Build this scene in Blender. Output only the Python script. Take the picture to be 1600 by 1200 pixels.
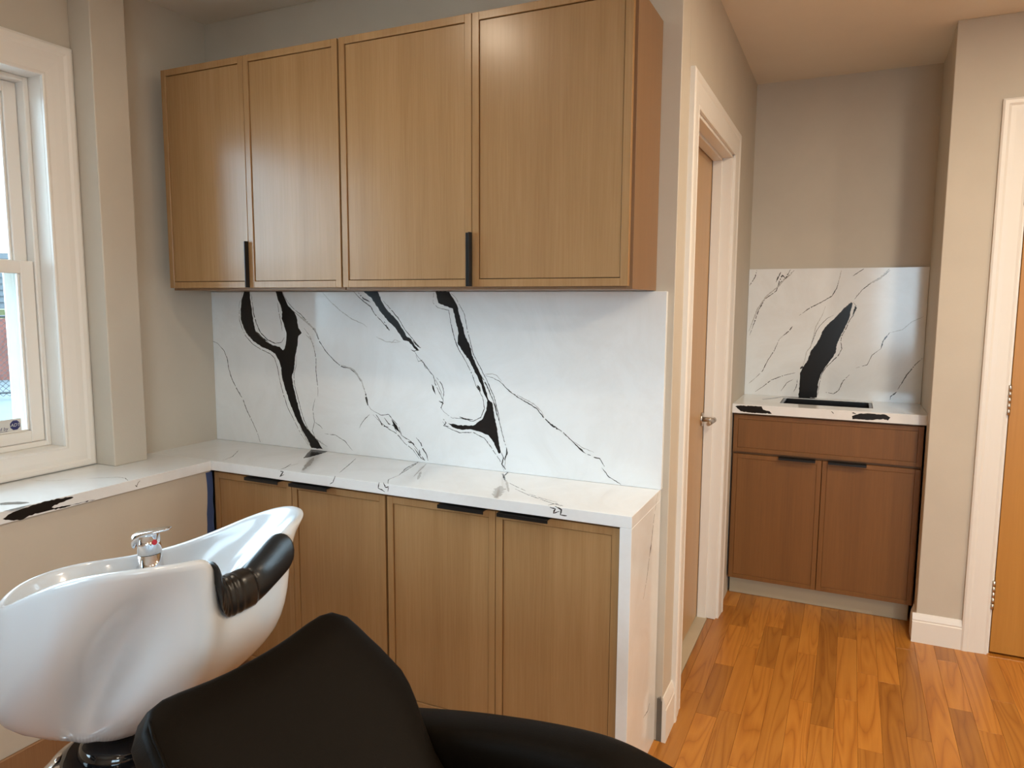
import bpy, bmesh, math, random
from mathutils import Vector, Matrix
from mathutils.geometry import tessellate_polygon

for o in list(bpy.data.objects):
    bpy.data.objects.remove(o, do_unlink=True)
SC = bpy.context.scene
COL = SC.collection
random.seed(7)

# ------------------------------------------------------------------ camera
cam_d = bpy.data.cameras.new('camera')
cam = bpy.data.objects.new('camera', cam_d); COL.objects.link(cam)
F_PX, YAW, PITCH, ROLL = 1128.9, -0.43732, 0.11221, 0.00556
cam_d.sensor_fit = 'HORIZONTAL'; cam_d.sensor_width = 36.0
cam_d.lens = F_PX / 1600 * 36.0
cam_d.clip_start = 0.05; cam_d.clip_end = 200
fw = Vector((math.sin(YAW)*math.cos(PITCH), math.cos(YAW)*math.cos(PITCH), -math.sin(PITCH)))
rt = Vector((math.cos(YAW), -math.sin(YAW), 0)); up = rt.cross(fw)
rr = rt*math.cos(ROLL) + up*math.sin(ROLL); uu = -rt*math.sin(ROLL) + up*math.cos(ROLL)
cam.matrix_world = Matrix(((rr.x, uu.x, -fw.x, 2.60455), (rr.y, uu.y, -fw.y, -2.40206),
                           (rr.z, uu.z, -fw.z, 1.54229), (0, 0, 0, 1)))
SC.camera = cam

# ------------------------------------------------------------------ world, lights, exposure
SKY_STRENGTH = 12.5
w = bpy.data.worlds.new('overcast_sky'); SC.world = w; w.use_nodes = True
bgn = w.node_tree.nodes['Background']
bgn.inputs['Color'].default_value = (0.66, 0.84, 1.0, 1)
bgn.inputs['Strength'].default_value = SKY_STRENGTH
SC.view_settings.view_transform = 'Standard'
SC.view_settings.look = 'None'
SC.view_settings.gamma = 1.0
SC.view_settings.use_curve_mapping = False
SC.view_settings.exposure = 0.0
CEIL = 2.73
X_MAX, Y_MIN = 5.6, -5.2            # far right wall and the shop front behind the camera

def area(name, loc, rot, sx, sy, energy, color, portal=False, shape='RECTANGLE'):
    d = bpy.data.lights.new(name, 'AREA'); d.shape = shape
    d.size = sx
    if shape == 'RECTANGLE': d.size_y = sy
    d.energy = energy; d.color = color
    if portal: d.cycles.is_portal = True
    o = bpy.data.objects.new(name, d); COL.objects.link(o)
    o.location = loc; o.rotation_euler = rot
    return o
# sky portals sit in the window openings
area('window_portal', (-0.14, -1.23, 1.66), (0, -math.pi/2, 0), 1.3, 1.03, 1, (1, 1, 1), True)
area('window_portal', (-0.14, -3.45, 1.66), (0, -math.pi/2, 0), 1.3, 2.5, 1, (1, 1, 1), True)
area('window_portal', (3.9, Y_MIN-0.05, 1.65), (math.pi/2, 0, 0), 2.0, 1.5, 1, (1, 1, 1), True)
WARM = (1.0, 0.82, 0.61)
CANS = [(3.3, -0.1, 26), (4.4, -0.6, 26), (4.2, -2.4, 34), (1.12, -1.2, 5.5), (3.2, -3.9, 20)]
'''LIGHT_END'''

# ------------------------------------------------------------------ node helpers
def mat(name):
    m = bpy.data.materials.new(name); m.use_nodes = True
    nt = m.node_tree; b = nt.nodes['Principled BSDF']
    return m, nt, b
def N(nt, t, **kw):
    n = nt.nodes.new(t)
    for k, v in kw.items():
        if hasattr(n, k): setattr(n, k, v)
        else: n.inputs[k].default_value = v
    return n
def L(nt, a, b): nt.links.new(a, b)
def ramp(nt, stops):
    r = nt.nodes.new('ShaderNodeValToRGB'); e = r.color_ramp.elements
    e[0].position, e[0].color = stops[0][0], (*stops[0][1], 1)
    e[1].position, e[1].color = stops[-1][0], (*stops[-1][1], 1)
    for p, c in stops[1:-1]:
        q = e.new(p); q.color = (*c, 1)
    return r
def simple(name, col, rough=.5, metal=0.0, bump=0.0, bscale=200, spec=.5, coat=0.0, var=0.0):
    m, nt, b = mat(name)
    b.inputs['Base Color'].default_value = (*col, 1)
    b.inputs['Roughness'].default_value = rough
    b.inputs['Metallic'].default_value = metal
    b.inputs['Specular IOR Level'].default_value = spec
    b.inputs['Coat Weight'].default_value = coat
    g = N(nt, 'ShaderNodeNewGeometry')
    if var:
        n = N(nt, 'ShaderNodeTexNoise', Scale=2.2, Detail=5.0, Roughness=.6)
        L(nt, g.outputs['Position'], n.inputs['Vector'])
        r = ramp(nt, [(.3, tuple(c*(1-var) for c in col)), (.7, tuple(min(1, c*(1+var)) for c in col))])
        L(nt, n.outputs['Fac'], r.inputs['Fac']); L(nt, r.outputs['Color'], b.inputs['Base Color'])
    if bump:
        n = N(nt, 'ShaderNodeTexNoise', Scale=float(bscale), Detail=3.0)
        L(nt, g.outputs['Position'], n.inputs['Vector'])
        bp = N(nt, 'ShaderNodeBump', Strength=float(bump), Distance=.002)
        L(nt, n.outputs['Fac'], bp.inputs['Height']); L(nt, bp.outputs['Normal'], b.inputs['Normal'])
    return m
def wood(name, dark, mid, light, rough, axis='z', fine=1.0, figure=0.0, per_object=0.0, bump=.15):
    m, nt, b = mat(name)
    g = N(nt, 'ShaderNodeNewGeometry'); oi = N(nt, 'ShaderNodeObjectInfo')
    s = {'z': (1, 1, .03), 'y': (1, .035, 1)}[axis]
    off = N(nt, 'ShaderNodeVectorMath', operation='SCALE'); off.inputs[0].default_value = (7.3, 3.1, 5.7)
    rnd = N(nt, 'ShaderNodeMath', operation='ADD')
    L(nt, oi.outputs['Random'], rnd.inputs[0]); L(nt, g.outputs['Random Per Island'], rnd.inputs[1])
    L(nt, rnd.outputs[0], off.inputs['Scale'])
    add = N(nt, 'ShaderNodeVectorMath', operation='ADD')
    L(nt, g.outputs['Position'], add.inputs[0]); L(nt, off.outputs[0], add.inputs[1])
    mp = N(nt, 'ShaderNodeMapping'); mp.inputs['Scale'].default_value = s
    L(nt, add.outputs[0], mp.inputs['Vector'])
    n1 = N(nt, 'ShaderNodeTexNoise', Scale=150.0*fine, Detail=4.0, Roughness=.65)
    n2 = N(nt, 'ShaderNodeTexNoise', Scale=14.0*fine, Detail=3.0, Distortion=.4)
    L(nt, mp.outputs[0], n1.inputs['Vector']); L(nt, mp.outputs[0], n2.inputs['Vector'])
    fac = N(nt, 'ShaderNodeMix'); fac.data_type = 'FLOAT'; fac.inputs[0].default_value = .5
    L(nt, n1.outputs['Fac'], fac.inputs[2]); L(nt, n2.outputs['Fac'], fac.inputs[3])
    last = fac.outputs[0]
    if figure:
        mp2 = N(nt, 'ShaderNodeMapping')
        mp2.inputs['Scale'].default_value = {'z': (1, 1, .09), 'y': (1, .09, 1)}[axis]
        L(nt, add.outputs[0], mp2.inputs['Vector'])
        wv = N(nt, 'ShaderNodeTexNoise', Scale=11.0, Detail=1.0, Distortion=.8)
        L(nt, mp2.outputs[0], wv.inputs['Vector'])
        mul = N(nt, 'ShaderNodeMath', operation='MULTIPLY'); mul.inputs[1].default_value = 16.0
        L(nt, wv.outputs['Fac'], mul.inputs[0])
        pp = N(nt, 'ShaderNodeMath', operation='PINGPONG'); pp.inputs[1].default_value = 1.0
        L(nt, mul.outputs[0], pp.inputs[0])
        pw = N(nt, 'ShaderNodeMath', operation='POWER'); pw.inputs[1].default_value = .38
        L(nt, pp.outputs[0], pw.inputs[0])
        f2 = N(nt, 'ShaderNodeMix'); f2.data_type = 'FLOAT'; f2.inputs[0].default_value = figure
        L(nt, last, f2.inputs[2]); L(nt, pw.outputs[0], f2.inputs[3]); last = f2.outputs[0]
    r = ramp(nt, [(.28, dark), (.5, mid), (.72, light)])
    L(nt, last, r.inputs['Fac'])
    out = r.outputs['Color']
    if per_object:
        hsv = N(nt, 'ShaderNodeHueSaturation')
        fr = N(nt, 'ShaderNodeMath', operation='FRACT'); L(nt, rnd.outputs[0], fr.inputs[0])
        mr = N(nt, 'ShaderNodeMapRange'); mr.inputs[3].default_value = 1-per_object; mr.inputs[4].default_value = 1+per_object
        L(nt, fr.outputs[0], mr.inputs[0]); L(nt, mr.outputs[0], hsv.inputs['Value'])
        L(nt, out, hsv.inputs['Color']); out = hsv.outputs['Color']
    L(nt, out, b.inputs['Base Color'])
    b.inputs['Roughness'].default_value = rough
    bp = N(nt, 'ShaderNodeBump', Strength=bump, Distance=.001)
    L(nt, n1.outputs['Fac'], bp.inputs['Height']); L(nt, bp.outputs['Normal'], b.inputs['Normal'])
    return m

M = {}
M['wall'] = simple('wall_paint', (.56, .51, .43), .62, bump=.12, bscale=90, var=.05)
M['ceil'] = simple('ceiling_paint', (.80, .755, .67), .7, bump=.1, bscale=60, var=.03)
M['trim'] = simple('white_trim_paint', (.80, .775, .73), .38, bump=.06, bscale=40)
M['vinyl'] = simple('white_vinyl', (.80, .78, .74), .35)
M['gap'] = simple('dark_gap', (.03, .017, .01), .8)
M['bare'] = simple('bare_drywall', (.15, .135, .115), .9, bump=.5, bscale=160, var=.2)
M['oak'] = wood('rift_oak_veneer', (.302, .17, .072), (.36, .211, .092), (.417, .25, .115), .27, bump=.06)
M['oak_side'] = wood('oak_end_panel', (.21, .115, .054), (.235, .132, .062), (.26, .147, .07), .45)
M['oak_dark'] = wood('walnut_stained_oak', (.155, .062, .012), (.19, .078, .016), (.225, .095, .022), .5)
M['floor'] = wood('red_oak_strip', (.30, .104, .014), (.40, .152, .021), (.485, .205, .034), .34, 'y', .9, .40, .20, .08)
M['birch'] = wood('birch_door', (.47, .30, .15), (.52, .335, .17), (.56, .37, .195), .4, fine=.7)
M['birch_gold'] = wood('golden_birch_door', (.43, .19, .03), (.47, .213, .036), (.51, .24, .044), .4, fine=.7)
M['base_wood'] = wood('brown_base_board', (.22, .11, .05), (.27, .14, .065), (.31, .17, .08), .5)
M['black_metal'] = simple('matte_black_metal', (.008, .008, .008), .35, 0, spec=.4)
M['steel'] = simple('satin_nickel', (.55, .52, .48), .28, 1.0)
M['chrome'] = simple('chrome', (.82, .83, .85), .06, 1.0)
M['ceramic'] = simple('white_ceramic', (.62, .67, .72), .14, coat=.15)
M['leather'] = simple('black_vinyl_leather', (.0045, .003, .0016), .5, bump=.2, bscale=420, spec=.08)
M['gel'] = simple('black_gel_rubber', (.010, .010, .010), .3, bump=.1, bscale=80)
M['gloss_black'] = simple('glossy_black_shell', (.006, .007, .009), .08, coat=.5)
M['tape'] = simple('blue_masking_tape', (.045, .09, .25), .6, bump=.3, bscale=60, var=.25)
M['stone'] = simple('beige_stone', (.52, .45, .33), .4, var=.12)
M['kick'] = simple('beige_kick_paint', (.47, .40, .28), .5)
M['red'] = simple('red_dot', (.45, .01, .02), .3)
M['sink'] = simple('black_composite_sink', (.012, .012, .013), .25)
M['vein'] = simple('black_vein', (.012, .011, .011), .22, spec=.3)
M['vein_dark'] = simple('slate_vein', (.13, .145, .15), .12)
M['vein_grey'] = simple('grey_vein', (.50, .50, .49), .12)
M['vein_line'] = simple('charcoal_vein', (.05, .05, .05), .12)
def quartz():
    m, nt, b = mat('white_quartz')
    g = N(nt, 'ShaderNodeNewGeometry')
    n = N(nt, 'ShaderNodeTexNoise', Scale=3.0, Detail=6.0, Roughness=.7, Distortion=1.2)
    L(nt, g.outputs['Position'], n.inputs['Vector'])
    r = ramp(nt, [(.35, (.77, .79, .80)), (.6, (.82, .85, .87))])
    L(nt, n.outputs['Fac'], r.inputs['Fac']); L(nt, r.outputs['Color'], b.inputs['Base Color'])
    b.inputs['Roughness'].default_value = .12
    return m
M['quartz'] = quartz()
def glass():
    m = bpy.data.materials.new('window_glass'); m.use_nodes = True; nt = m.node_tree
    for n in list(nt.nodes): nt.nodes.remove(n)
    out = N(nt, 'ShaderNodeOutputMaterial'); mx = N(nt, 'ShaderNodeMixShader')
    t = N(nt, 'ShaderNodeBsdfTransparent'); gl = N(nt, 'ShaderNodeBsdfGlossy'); fr = N(nt, 'ShaderNodeFresnel')
    t.inputs['Color'].default_value = (.93, .97, .97, 1); gl.inputs['Roughness'].default_value = .01; fr.inputs['IOR'].default_value = 1.3
    L(nt, fr.outputs[0], mx.inputs[0]); L(nt, t.outputs[0], mx.inputs[1]); L(nt, gl.outputs[0], mx.inputs[2]); L(nt, mx.outputs[0], out.inputs[0])
    return m
M['glass'] = glass()
M['asphalt'] = simple('parking_lot', (.065, .078, .085), .9, var=.1)
M['bounce_slab'] = simple('pale_bounce_surface', (.52, .52, .50), .9, var=.08)  # pale surface of the added slab that bounces sky light indoors
M['fence'] = simple('galvanised_wire', (.025, .027, .03), .6)
M['brick'] = simple('brick_red', (.12, .038, .026), .9, var=.15)
M['siding'] = simple('pale_siding', (.07, .08, .088), .8)
M['grass'] = simple('yellow_green_grass', (.075, .08, .03), .9, var=.2)
M['sticker'] = simple('grey_sticker', (.62, .62, .60), .5)
M['navy'] = simple('navy_print', (.02, .025, .13), .5)
M['lampglow'] = None

# ------------------------------------------------------------------ mesh helpers
def link(name, me, mats, parent=None, smooth=False):
    o = bpy.data.objects.new(name, me); COL.objects.link(o)
    for mm in (mats if isinstance(mats, (list, tuple)) else [mats]): me.materials.append(mm)
    if parent is not None: o.parent = parent
    if smooth:
        for p in me.polygons: p.use_smooth = True
    return o
def add_box(bm, x0, x1, y0, y1, z0, z1, bev=0.0, mi=0, seg=1):
    vs = [bm.verts.new(p) for p in ((x0,y0,z0),(x1,y0,z0),(x1,y1,z0),(x0,y1,z0),(x0,y0,z1),(x1,y0,z1),(x1,y1,z1),(x0,y1,z1))]
    fs = [bm.faces.new([vs[i] for i in f]) for f in ((3,2,1,0),(4,5,6,7),(0,1,5,4),(1,2,6,5),(2,3,7,6),(3,0,4,7))]
    for f in fs: f.material_index = mi
    if bev:
        es = list({e for f in fs for e in f.edges})
        r = bmesh.ops.bevel(bm, geom=es, offset=bev, segments=seg, affect='EDGES', profile=.5)
        for f in r['faces']: f.material_index = mi
def mesh_of(name, bm):
    bmesh.ops.recalc_face_normals(bm, faces=bm.faces)
    me = bpy.data.meshes.new(name); bm.to_mesh(me); bm.free(); return me
def boxes(name, specs, m, parent=None, bev=.0015, smooth=False):
    bm = bmesh.new()
    for s in specs:
        add_box(bm, *s[:6], bev=bev if len(s) < 7 else s[6], mi=0 if len(s) < 8 else s[7])
    return link(name, mesh_of(name, bm), m, parent, smooth)
def extrude_poly(bm, pts, vec, mi=0):
    """closed planar polygon of 3D points swept along vec"""
    a = [bm.verts.new(p) for p in pts]; b = [bm.verts.new(Vector(p)+Vector(vec)) for p in pts]
    n = len(a)
    fs = [bm.faces.new(a[::-1]), bm.faces.new(b)]
    for i in range(n): fs.append(bm.faces.new((a[i], a[(i+1) % n], b[(i+1) % n], b[i])))
    for f in fs: f.material_index = mi
def cyl(bm, p0, p1, r0, r1=None, seg=20, caps=True, mi=0):
    r1 = r0 if r1 is None else r1
    p0, p1 = Vector(p0), Vector(p1); d = (p1-p0).normalized()
    a = d.orthogonal().normalized(); b = d.cross(a)
    A = [bm.verts.new(p0+(a*math.cos(t)+b*math.sin(t))*r0) for t in [2*math.pi*i/seg for i in range(seg)]]
    B = [bm.verts.new(p1+(a*math.cos(t)+b*math.sin(t))*r1) for t in [2*math.pi*i/seg for i in range(seg)]]
    for i in range(seg):
        f = bm.faces.new((A[i], A[(i+1) % seg], B[(i+1) % seg], B[i])); f.material_index = mi; f.smooth = True
    if caps:
        for f in (bm.faces.new(A[::-1]), bm.faces.new(B)): f.material_index = mi
def lathe(bm, c, prof, seg=40, mi=0, sx=1, sy=1):
    rings = []
    for r, z in prof:
        rings.append([bm.verts.new((c[0]+sx*r*math.cos(2*math.pi*i/seg), c[1]+sy*r*math.sin(2*math.pi*i/seg), c[2]+z)) for i in range(seg)])
    for A, B in zip(rings, rings[1:]):
        for i in range(seg):
            f = bm.faces.new((A[i], A[(i+1) % seg], B[(i+1) % seg], B[i])); f.material_index = mi; f.smooth = True
    for R in (rings[0][::-1], rings[-1]):
        f = bm.faces.new(R); f.material_index = mi
def thing(name, label, cat, loc=(0, 0, 0), group=None):
    o = bpy.data.objects.new(name, None); COL.objects.link(o); o.empty_display_size = .1
    o['label'] = label; o['category'] = cat
    if group: o['group'] = group
    o['_loc'] = 0; del o['_loc']
    o.location = loc
    return o
def settle(root):
    """children were built in world coordinates: keep them there under a moved root"""
    inv = Matrix.Translation(-root.location)
    for c in root.children: c.matrix_parent_inverse = inv
def tag(o, label, cat, group=None):
    o['label'] = label; o['category'] = cat
    if group: o['group'] = group
    return o
def struct(o):
    o['kind'] = 'structure'; return o


# veins traced in metres on each face of the stone: kind (p black patch, d slate patch, k dark line, g grey line), width mm, points
VEINS={
'splash':[
 ('p',1,[(0.198,1.585),(0.18,1.544),(0.174,1.502),(0.174,1.46),(0.186,1.432),(0.201,1.404),(0.239,1.37),(0.284,1.347),(0.338,1.331),(0.364,1.318),(0.383,1.291),(0.396,1.257),(0.398,1.223),(0.412,1.175),(0.436,1.114),(0.461,1.06),(0.494,1.007),(0.527,0.961),(0.55,0.922),(0.61,0.923),(0.592,0.946),(0.562,0.975),(0.529,1.003),(0.506,1.036),(0.488,1.083),(0.472,1.137),(0.457,1.191),(0.454,1.226),(0.468,1.261),(0.474,1.309),(0.489,1.357),(0.495,1.397),(0.513,1.411),(0.496,1.431),(0.489,1.471),(0.477,1.498),(0.443,1.524),(0.427,1.555),(0.41,1.586),(0.377,1.586),(0.387,1.551),(0.399,1.531),(0.411,1.497),(0.406,1.47),(0.418,1.443),(0.43,1.409),(0.427,1.375),(0.417,1.341),(0.408,1.334),(0.392,1.348),(0.356,1.353),(0.321,1.367),(0.285,1.389),(0.259,1.409),(0.249,1.44),(0.243,1.475),(0.238,1.516),(0.232,1.551),(0.23,1.585)]),
 ('k',2,[(0.188,1.581),(0.166,1.523),(0.165,1.46),(0.178,1.425),(0.198,1.39),(0.238,1.355),(0.283,1.334),(0.337,1.316),(0.361,1.297),(0.375,1.256),(0.386,1.202),(0.402,1.147),(0.426,1.086),(0.46,1.032),(0.493,0.979),(0.535,0.931)]),
 ('k',3,[(0.239,1.571),(0.249,1.488),(0.262,1.447),(0.286,1.406),(0.321,1.378),(0.366,1.362),(0.402,1.368),(0.418,1.389)]),
 ('k',4,[(0.259,1.412),(0.294,1.385),(0.33,1.366)]),
 ('k',2,[(0.386,1.538),(0.393,1.49),(0.403,1.45),(0.408,1.416)]),
 ('k',2,[(0.481,1.322),(0.479,1.275),(0.464,1.233),(0.467,1.185),(0.483,1.131),(0.497,1.084),(0.514,1.037),(0.537,0.997),(0.579,0.959),(0.634,0.936)]),
 ('g',4,[(0.486,1.014),(0.511,0.974),(0.544,0.928)]),
 ('k',2.6,[(-0.001,1.362),(0.028,1.353),(0.065,1.322),(0.083,1.287),(0.09,1.241),(0.107,1.195),(0.134,1.153),(0.17,1.105),(0.191,1.056),(0.222,1.007),(0.248,0.959),(0.262,0.921)]),
 ('k',2.4,[(0.414,1.581),(0.443,1.538),(0.477,1.508),(0.511,1.488),(0.552,1.452),(0.585,1.419),(0.609,1.373),(0.641,1.335),(0.681,1.3),(0.714,1.278),(0.762,1.27),(0.794,1.248),(0.821,1.211),(0.836,1.172),(0.847,1.127),(0.862,1.108)]),
 ('g',5,[(0.477,1.498),(0.527,1.465),(0.585,1.426),(0.605,1.387)]),
 ('g',5,[(0.714,1.284),(0.778,1.267),(0.817,1.223),(0.832,1.179)]),
 ('k',6,[(0.836,1.172),(0.841,1.146),(0.845,1.124)]),
 ('k',2,[(0.862,1.108),(0.909,1.089),(0.947,1.095),(0.97,1.071),(0.992,1.053),(1.007,1.015),(1.052,0.993),(1.081,0.964),(1.096,0.927)]),
 ('k',2,[(0.87,1.089),(0.908,1.059),(0.946,1.036),(0.984,1.02),(1.022,0.984),(1.059,0.962),(1.088,0.929)]),
 ('k',3,[(0.885,1.09),(0.9,1.072),(0.916,1.047),(0.946,1.043)]),
 ('p',1,[(0.959,1.076),(0.974,1.064),(0.989,1.046),(1.003,1.022),(0.992,1.03),(0.973,1.045)]),
 ('k',3,[(0.924,1.08),(0.947,1.056),(0.97,1.051),(0.984,1.026)]),
 ('k',3,[(1.075,1.011),(1.097,0.991),(1.104,0.972),(1.122,0.949),(1.129,0.924)]),
 ('k',5,[(1.037,0.992),(1.059,0.988),(1.067,0.982)]),
 ('k',3,[(1.067,0.969),(1.081,0.951),(1.096,0.933),(1.122,0.92)]),
 ('k',3,[(1.089,0.965),(1.092,0.946),(1.114,0.925)]),
 ('k',1.6,[(0.854,1.088),(0.83,1.067),(0.817,1.053),(0.801,1.028)]),
 ('k',2,[(0.526,1.432),(0.555,1.399),(0.575,1.359),(0.586,1.306),(0.584,1.252),(0.591,1.192),(0.592,1.144)]),
 ('g',3,[(0.534,1.405),(0.563,1.382),(0.582,1.333)]),
 ('k',1.6,[(0.576,1.137),(0.562,1.088),(0.569,1.034),(0.556,0.998),(0.571,0.965),(0.613,0.948)]),
 ('k',1.6,[(0.573,1.034),(0.598,1.022),(0.611,1.01)]),
 ('k',1.6,[(0.623,0.99),(0.681,0.988),(0.73,0.965),(0.764,0.931)]),
 ('g',2.4,[(0.628,1.578),(0.672,1.539),(0.72,1.504),(0.775,1.472),(0.83,1.454),(0.849,1.441)]),
 ('g',2.2,[(0.891,1.404),(0.937,1.386),(0.982,1.384),(1.009,1.388)]),
 ('g',2,[(0.963,1.38),(0.982,1.395),(1.005,1.388)]),
 ('p',1,[(0.829,1.585),(0.902,1.585),(0.924,1.54),(0.954,1.503),(0.991,1.472),(1.02,1.435),(1.038,1.407),(1.057,1.399),(1.071,1.377),(1.093,1.356),(1.082,1.354),(1.064,1.371),(1.046,1.389),(1.02,1.394),(1.005,1.416),(0.976,1.447),(0.946,1.471),(0.916,1.502),(0.89,1.534),(0.871,1.559)]),
 ('k',2.4,[(0.785,1.583),(0.809,1.562),(0.84,1.54),(0.87,1.521),(0.885,1.496),(0.915,1.471),(0.953,1.431)]),
 ('k',3,[(0.809,1.578),(0.832,1.556),(0.867,1.54)]),
 ('k',5,[(0.931,1.465),(0.942,1.446),(0.957,1.431)]),
 ('k',2.2,[(0.928,1.546),(0.962,1.515),(0.999,1.478),(1.028,1.435),(1.064,1.399),(1.097,1.366)]),
 ('k',4,[(1.064,1.393),(1.082,1.377),(1.1,1.366)]),
 ('k',2,[(1.056,1.358),(1.071,1.352),(1.086,1.359)]),
 ('k',2,[(1.072,1.349),(1.093,1.325),(1.114,1.307),(1.136,1.28),(1.157,1.259),(1.164,1.229),(1.185,1.193),(1.199,1.169),(1.191,1.131)]),
 ('k',1.6,[(1.078,1.337),(1.089,1.312),(1.107,1.319),(1.121,1.289),(1.139,1.283)]),
 ('k',2,[(1.171,1.254),(1.193,1.23),(1.203,1.2),(1.199,1.169)]),
 ('k',1.5,[(1.164,1.247),(1.182,1.217),(1.196,1.187)]),
 ('p',1,[(1.148,1.228),(1.157,1.219),(1.167,1.187),(1.155,1.203)]),
 ('k',4,[(1.181,1.164),(1.199,1.156),(1.188,1.137)]),
 ('p',1,[(1.168,1.582),(1.227,1.582),(1.247,1.555),(1.264,1.526),(1.274,1.491),(1.284,1.462),(1.296,1.419),(1.321,1.37),(1.325,1.345),(1.341,1.313),(1.365,1.271),(1.382,1.221),(1.395,1.182),(1.41,1.172),(1.418,1.129),(1.43,1.08),(1.446,0.984),(1.438,0.982),(1.418,1.021),(1.394,1.048),(1.353,1.059),(1.321,1.064),(1.279,1.059),(1.245,1.065),(1.22,1.08),(1.271,1.076),(1.329,1.079),(1.37,1.108),(1.386,1.142),(1.39,1.178),(1.378,1.199),(1.361,1.242),(1.341,1.277),(1.313,1.326),(1.284,1.361),(1.263,1.389),(1.268,1.426),(1.255,1.476),(1.243,1.519),(1.214,1.527),(1.18,1.54)]),
 ('k',2,[(1.16,1.579),(1.157,1.54),(1.179,1.521),(1.226,1.512),(1.235,1.461),(1.251,1.404),(1.267,1.368),(1.296,1.325),(1.321,1.283),(1.345,1.226),(1.37,1.191),(1.378,1.148),(1.362,1.112),(1.329,1.095),(1.279,1.103),(1.237,1.102),(1.203,1.122),(1.188,1.139)]),
 ('k',1.6,[(1.232,1.476),(1.24,1.44),(1.259,1.382),(1.28,1.347)]),
 ('k',4,[(1.271,1.108),(1.296,1.102),(1.329,1.101)]),
 ('k',7,[(1.349,1.234),(1.36,1.211)]),
 ('k',2,[(1.235,1.576),(1.256,1.559),(1.293,1.498),(1.305,1.441),(1.329,1.355),(1.361,1.299),(1.386,1.257),(1.418,1.194),(1.434,1.138),(1.442,1.095),(1.458,1.039),(1.47,1.003),(1.463,0.934)]),
 ('p',1,[(1.406,1.201),(1.422,1.166),(1.432,1.13),(1.442,1.099),(1.436,1.109),(1.424,1.144),(1.415,1.176)]),
 ('k',3,[(1.37,1.264),(1.394,1.222),(1.41,1.187)]),
 ('k',2,[(1.196,1.084),(1.22,1.062),(1.271,1.047),(1.329,1.053),(1.378,1.035),(1.41,0.998),(1.443,0.957),(1.46,0.919)]),
 ('k',3,[(1.199,1.095),(1.212,1.081),(1.201,1.069),(1.224,1.067)]),
 ('k',3,[(1.449,0.987),(1.458,0.966),(1.451,0.943),(1.471,0.92)]),
 ('k',4,[(1.47,1.007),(1.473,0.989),(1.462,0.959)]),
 ('g',2.4,[(1.374,1.275),(1.41,1.28),(1.429,1.274),(1.449,1.253)]),
 ('k',2.4,[(1.382,1.271),(1.41,1.266),(1.441,1.253),(1.481,1.219),(1.512,1.2),(1.558,1.178),(1.589,1.163),(1.619,1.13),(1.649,1.107),(1.694,1.083),(1.731,1.052),(1.774,1.017)]),
 ('g',3,[(1.512,1.207),(1.581,1.176),(1.611,1.15),(1.619,1.13)]),
 ('k',4.5,[(1.634,1.115),(1.672,1.092)]),
 ('k',4,[(1.731,1.052),(1.753,1.033),(1.776,1.016)]),
 ('g',2,[(1.731,1.055),(1.767,1.034),(1.81,1.021)]),
 ('k',2,[(1.774,1.017),(1.81,1.004),(1.831,1.002),(1.85,0.975)]),
 ('k',2,[(1.839,0.97),(1.868,0.938),(1.91,0.918)]),
],
'top':[
 ('p',1,[(0.538,-0.006),(0.631,0.003),(0.641,-0.065),(0.641,-0.134),(0.634,-0.169),(0.585,-0.089)]),
 ('g',14,[(0.661,-0.138),(0.722,-0.238),(0.774,-0.333)]),
 ('g',3,[(0.679,-0.244),(0.681,-0.29),(0.69,-0.36)]),
 ('k',3,[(0.661,-0.268),(0.687,-0.332),(0.691,-0.368)]),
 ('k',2.5,[(0.823,-0.074),(0.87,-0.18),(0.921,-0.303)]),
 ('k',2.5,[(0.283,-0.167),(0.357,-0.273),(0.376,-0.341)]),
 ('k',3,[(1.082,-0.011),(1.108,-0.108),(1.131,-0.207)]),
 ('g',8,[(1.18,-0.153),(1.235,-0.261)]),
 ('k',4,[(1.08,0.004),(1.099,-0.127),(1.139,-0.236)]),
 ('k',2,[(1.139,-0.236),(1.142,-0.307),(1.175,-0.359)]),
 ('g',4,[(1.128,-0.03),(1.198,-0.231)]),
 ('k',4,[(1.461,-0.049),(1.486,-0.069),(1.473,-0.008)]),
 ('k',5,[(1.467,-0.046),(1.526,-0.145)]),
 ('g',6,[(1.523,-0.131),(1.597,-0.27)]),
 ('g',26,[(1.541,-0.213),(1.592,-0.353)]),
 ('k',2.5,[(1.55,-0.164),(1.608,-0.209),(1.644,-0.233)]),
 ('k',2.5,[(1.601,-0.226),(1.674,-0.278),(1.744,-0.316),(1.818,-0.353)]),
 ('k',2,[(1.667,-0.263),(1.73,-0.297),(1.791,-0.318)]),
 ('k',4,[(1.777,-0.361),(1.79,-0.333),(1.823,-0.349)]),
],
'front':[
 ('k',3,[(0.689,0.91),(0.71,0.909),(0.692,0.888),(0.713,0.899)]),
 ('k',2.2,[(0.952,0.919),(0.941,0.894),(0.927,0.886)]),
 ('k',3,[(1.143,0.917),(1.139,0.896),(1.154,0.892),(1.166,0.886)]),
 ('k',3,[(1.161,0.919),(1.169,0.902),(1.182,0.906),(1.179,0.888)]),
 ('k',4,[(1.785,0.91),(1.803,0.907),(1.797,0.892),(1.817,0.901)]),
 ('k',4,[(1.802,0.915),(1.823,0.907),(1.82,0.89),(1.841,0.89)]),
],
'side':[
 ('k',2.4,[(-0.048,0.91),(-0.087,0.854),(-0.123,0.757),(-0.133,0.742),(-0.169,0.653),(-0.207,0.599)]),
 ('k',2.4,[(-0.079,0.186),(-0.105,0.166),(-0.165,0.173)]),
 ('k',4,[(-0.123,0.757),(-0.129,0.729)]),
],
'ledge_front':[
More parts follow.
